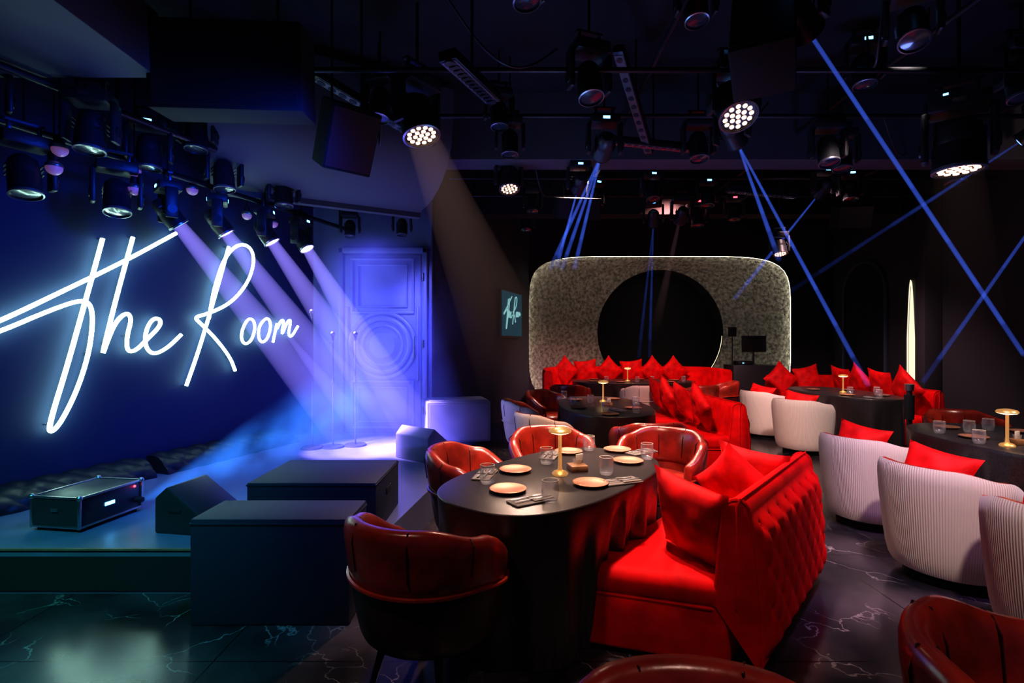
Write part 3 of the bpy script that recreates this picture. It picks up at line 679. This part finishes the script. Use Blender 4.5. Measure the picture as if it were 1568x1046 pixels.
def spot(loc,tgt,col,power,ang=40,blend=.5,r=.06,name='spot_light'):
    l=bpy.data.lights.new(name,'SPOT'); l.energy=power; l.color=col; l.spot_size=math.radians(ang); l.spot_blend=blend; l.shadow_soft_size=r
    o=bpy.data.objects.new(name,l); o.location=loc; d_=V(tgt)-V(loc); o.rotation_euler=d_.to_track_quat('-Z','Y').to_euler(); return link(o)
PUR=(.31,.25,1)
for L,A in(((-2.99,4.6,2.54),(-1.72,5.9,.27)),((-2.84,5.1,2.57),(-1.42,5.9,.27)),((-2.62,5.6,2.58),(-1.15,5.95,.27)),((-2.44,6.1,2.60),(-.95,5.85,.27))):
    f=fixture(L,A,'on',.75); beam(f,L,A,.06,.27,PUR,4.6,1.6,.5); D=(V(A)-V(L)).normalized(); spot(V(L)+D*.03,A,(.48,.34,1),1900,26,.5,.05)
beam(FOG,(-2.66,3.70,.36),(-1.60,5.8,.85),.03,.66,(.04,.24,1),5.5,.5,.6,noise=2.6,name='fog_plume_glow',soft=True)  # emissive cone, its blue glow stands for lit fog
beam(FOG,(-1.65,6.1,2.6),(-1.50,5.6,.3),.6,1.15,(.11,.12,1),.95,.0,.05,noise=1.2,name='stage_haze_glow',soft=True)  # emissive cone added for the blue-lit haze over the stage
for L,A,k in(((-3.32,3.5,2.5),(-2.8,3.2,0),'off'),((-2.97,3.6,2.84),(-2.9,3.3,0),'off'),((-3.16,4.1,2.53),(-2.7,3.6,0),'off'),((-2.84,4.6,3.22),(-2.8,4.3,0),'disp'),((-3.55,3.4,3.0),(-3.3,3.2,0),'disp'),((-2.75,4.9,2.95),(-2.4,4.6,0),'disp'),((-2.45,5.5,2.95),(-2.2,5.2,0),'disp'),((-3.05,4.3,2.95),(-3.0,4.2,0),'disp')):
    fixture(L,A,k,.8)
WARM=(1,.62,.50)
f=fixture((-.74,4.2,3.18),(.05,3.6,0),'wash',1.0); beam(f,(-.74,4.2,3.18),(.20,5.2,.9),.13,.50,WARM,.15,.9,1.2)
fixture((1.77,4.0,3.25),(1.9,2.2,0),'wash',.95)
f=fixture((3.49,4.0,2.83),(3.45,3.95,0),'wash',1.1); beam(f,(3.49,4.0,2.83),(3.46,3.97,1.0),.15,.36,WARM,.025,.9,1.5)
fixture((-.03,6.0,3.28),(.2,5.0,0),'wash',.8); fixture((3.67,7.0,2.69),(3.6,6.2,0),'wash',.6)
BL=(.08,.18,1)
def laser(par,p0,p1,S=5,r0=.010,r1=.035,k=.25,p=.8):
    p0=V(p0);p1=V(p1);n=6
    for i in range(n):
        t0,t1=i/n,(i+1)/n; tm=(i+.5)/n; st_=1.8*S/(1+k*tm*(p1-p0).length)*(1-tm)**p
        beam(par,p0.lerp(p1,t0),p0.lerp(p1,t1-.0005),r0+(r1-r0)*t0,r0+(r1-r0)*t1,BL,st_,None)
f=fixture((1.74,3.0,3.31),(5.5,5.5,1.4),'beam',.75); laser(f,(1.74,3.0,3.31),(5.6,5.6,1.35),5.5,.012,.024,p=.4)
f=fixture((2.03,4.6,3.27),(4.87,7,.9),'beam',.75); laser(f,(2.03,4.6,3.27),(4.87,7,.9),6.5); laser(f,(2.03,4.6,3.27),(3.6,6.9,2.6),4)
f=fixture((.87,5.0,3.32),(.78,7,2.75),'beam',.8); 
for tx in(.55,.72,.9): laser(f,(.87,5.0,3.32),(tx,7.4,2.55),4.5)
f=fixture((.77,6.0,3.28),(.7,8,2.7),'beam',.7); laser(f,(.77,6.0,3.28),(.75,8.6,2.75),4)
f=fixture((2.07,7.5,3.2),(2.6,9.5,1.2),'beam',.7); laser(f,(2.07,7.5,3.2),(2.55,9.5,1.2),1.6); laser(f,(2.07,7.5,3.2),(2.35,9.5,1.2),1.2)
f=fixture((3.88,6.5,3.35),(3.73,8,2.35),'beam',.7); laser(f,(3.88,6.5,3.35),(3.65,8.4,2.2),5)
f=fixture((5.0,4.6,3.0),(6.2,8,.8),'beam',.8); laser(f,(5.0,4.6,3.0),(6.1,7.6,.9),3.5)
f=fixture((5.35,5.4,3.6),(3.9,7.2,2.2),'beam',.8); laser(f,(5.35,5.4,3.6),(3.9,7.2,2.2),1.4); laser(f,(5.35,5.4,3.6),(4.9,6.6,3.0),1.4)
f=fixture((2.29,7.0,3.15),(2.4,8.6,2.4),'pink',.7); beam(f,(2.29,7.0,3.15),(2.55,9.2,1.6),.02,.10,(1,.5,.6),.30,.6,1.2)
for L,A,k,s in(((3.1,5.0,3.24),(3.0,4.2,0),'off',.8),((-.02,5.0,3.32),(0,4.6,0),'off',.7),((-.12,4.9,3.55),(0,4.5,0),'off',.7),((.62,4.0,3.4),(.9,3.2,0),'off',.85),((2.75,3.5,3.55),(2.2,2.5,1),'disp',.8),((3.1,4.5,3.75),(3,4,0),'disp',.8),((1.9,5.2,3.35),(1.9,4.6,0),'off',.8),((-2.09,6.6,2.85),(-2.05,6.3,0),'off',.6),((-1.42,6.6,2.87),(-1.4,6.3,0),'off',.6),((.24,9.0,3.45),(.3,8,0),'disp',.8),((1.79,6.5,3.3),(1.9,5.5,0),'disp',.7),((3.55,5.5,3.35),(3.4,5,0),'off',.8),((4.3,6.5,3.3),(4.2,6,0),'disp',.7),((2.9,8.0,3.3),(2.9,7.5,0),'red',.8),((.3,7.5,3.4),(.4,7,0),'off',.7),((-1.2,4.6,3.5),(-1.4,4,0),'off',.8),((5.2,6.0,3.35),(5,5.5,0),'off',.9),((4.4,5.2,3.6),(4.2,5,0),'disp',.8),((1.2,7.2,3.4),(1.3,6.8,0),'disp',.7),((-2.0,4.5,3.55),(-2.2,4,0),'off',.8),((2.3,3.0,3.75),(2.2,2.5,0),'off',.8),
 ((.1,3.4,3.75),(.5,3,0),'off',.8),((-.9,3.2,3.8),(-.5,2.6,0),'off',.8),((4.2,4.2,3.5),(4.2,3.6,0),'off',.9),((1.3,3.6,3.75),(1.3,3,0),'red',.7),((2.6,6.8,3.3),(2.6,6.2,0),'disp',.7),((3.3,7.6,3.3),(3.2,7,0),'red',.7)):
    fixture(L,A,k,s)
# ------------------------------------------------------------ lights
spot((-.9,6.0,2.5),(-1.85,7.0,1.1),(.08,.09,1),190,75,1,.04)
spot((-1.3,5.2,2.9),(-.80,7.9,1.2),(.20,.20,1),200,45,.8,.1)
spot((-.80,6.6,.95),(-.85,7.6,2.2),(.30,.25,1),22,70,.8,.05)
spot((-1.6,4.2,2.9),(-.85,6.0,.4),(.45,.38,1),170,26,.8,.1)
spot((-1.0,3.2,2.9),(-3.6,4.9,1.7),(.005,.06,.85),220,95,1,.3)
spot((-2.6,1.2,3.2),(-2.9,2.3,0),(.05,.60,.55),480,75,1,.2)
spot((-1.8,3.0,2.9),(-2.5,4.6,.3),(.02,.10,.9),220,60,1,.2)
spot((-2.6,4.2,1.2),(-2.3,5.6,3.4),(.25,.35,.7),26,60,1,.2)  # unseen upward spot added to brighten the cove
spot((-.6,2.0,3.6),(-1.25,3.2,.5),(.08,.14,.9),150,40,1,.2)
W1=(1,.74,.62)
spot((.5,2.7,4.1),(.50,3.1,.6),W1,520,46,.8,.08)
spot((.2,2.2,4.1),(1.15,2.85,.5),(1,.62,.55),340,30,.7,.08)
spot((.2,5.4,3.4),(.2,3.8,.7),(1,.66,.5),300,60,.8,.08)
spot((.3,2.4,3.5),(.35,4.2,.6),(1,.62,.45),300,40,.8,.08)
spot((-1.3,1.0,3.4),(-.4,2.2,.7),(1,.60,.50),50,30,.8,.08)
spot((1.4,5.3,3.4),(1.2,4.1,.7),(1,.66,.5),200,50,.8,.08)
spot((1.0,7.4,4.1),(1.1,5.9,.7),W1,540,62,.8,.1)
spot((1.15,4.4,3.0),(2.2,6.6,.6),(1,.58,.5),360,54,.8,.1)
spot((2.6,2.8,4.1),(3.1,3.7,.4),(1,.78,.74),280,52,.8,.1)
spot((1.6,1.0,3.7),(2.95,3.3,.4),(1,.80,.74),360,36,.8,.1)
spot((3.0,3.9,3.9),(4.1,7.0,.5),(1,.78,.74),520,44,.8,.1)
spot((3.9,6.5,3.5),(5.1,8.0,.6),(1,.62,.62),520,80,.8,.1)
spot((2.6,8.0,3.9),(2.4,10.4,.6),(1,.40,.35),560,80,.8,.1)
spot((2.2,2.2,4.1),(2.25,3.7,0),(.62,.34,1),360,46,1,.15)
spot((1.2,.0,3.9),(1.2,1.2,.6),(1,.62,.5),80,50,.8,.1)
spot((5.6,2.6,4.1),(4.1,4.4,.7),W1,240,50,.8,.1)
spot((5.2,3.2,2.4),(6.5,5.0,3.4),(1,.60,.52),45,90,1,.2)
spot((.5,4.5,1.2),(.7,4.2,4.2),(.14,.32,.9),60,120,1,.3)  # these unseen upward fills are added to bring out the ceiling rig
spot((3.2,4.5,1.2),(3.2,4.2,4.2),(.18,.26,.9),60,120,1,.3)
spot((-2.2,3.4,1.6),(-2.5,3.8,4.2),(.20,.38,.9),22,110,1,.3)
w=bpy.data.worlds.new('world'); sc.world=w; w.use_nodes=True; w.node_tree.nodes['Background'].inputs[0].default_value=(.08,.14,.45,1); w.node_tree.nodes['Background'].inputs[1].default_value=.07
c=bpy.data.cameras.new('camera'); c.lens=18; c.sensor_width=36; c.clip_start=.05
co=bpy.data.objects.new('camera',c); co.location=(0,0,1.5); co.rotation_euler=(math.radians(90),0,0); link(co); sc.camera=co
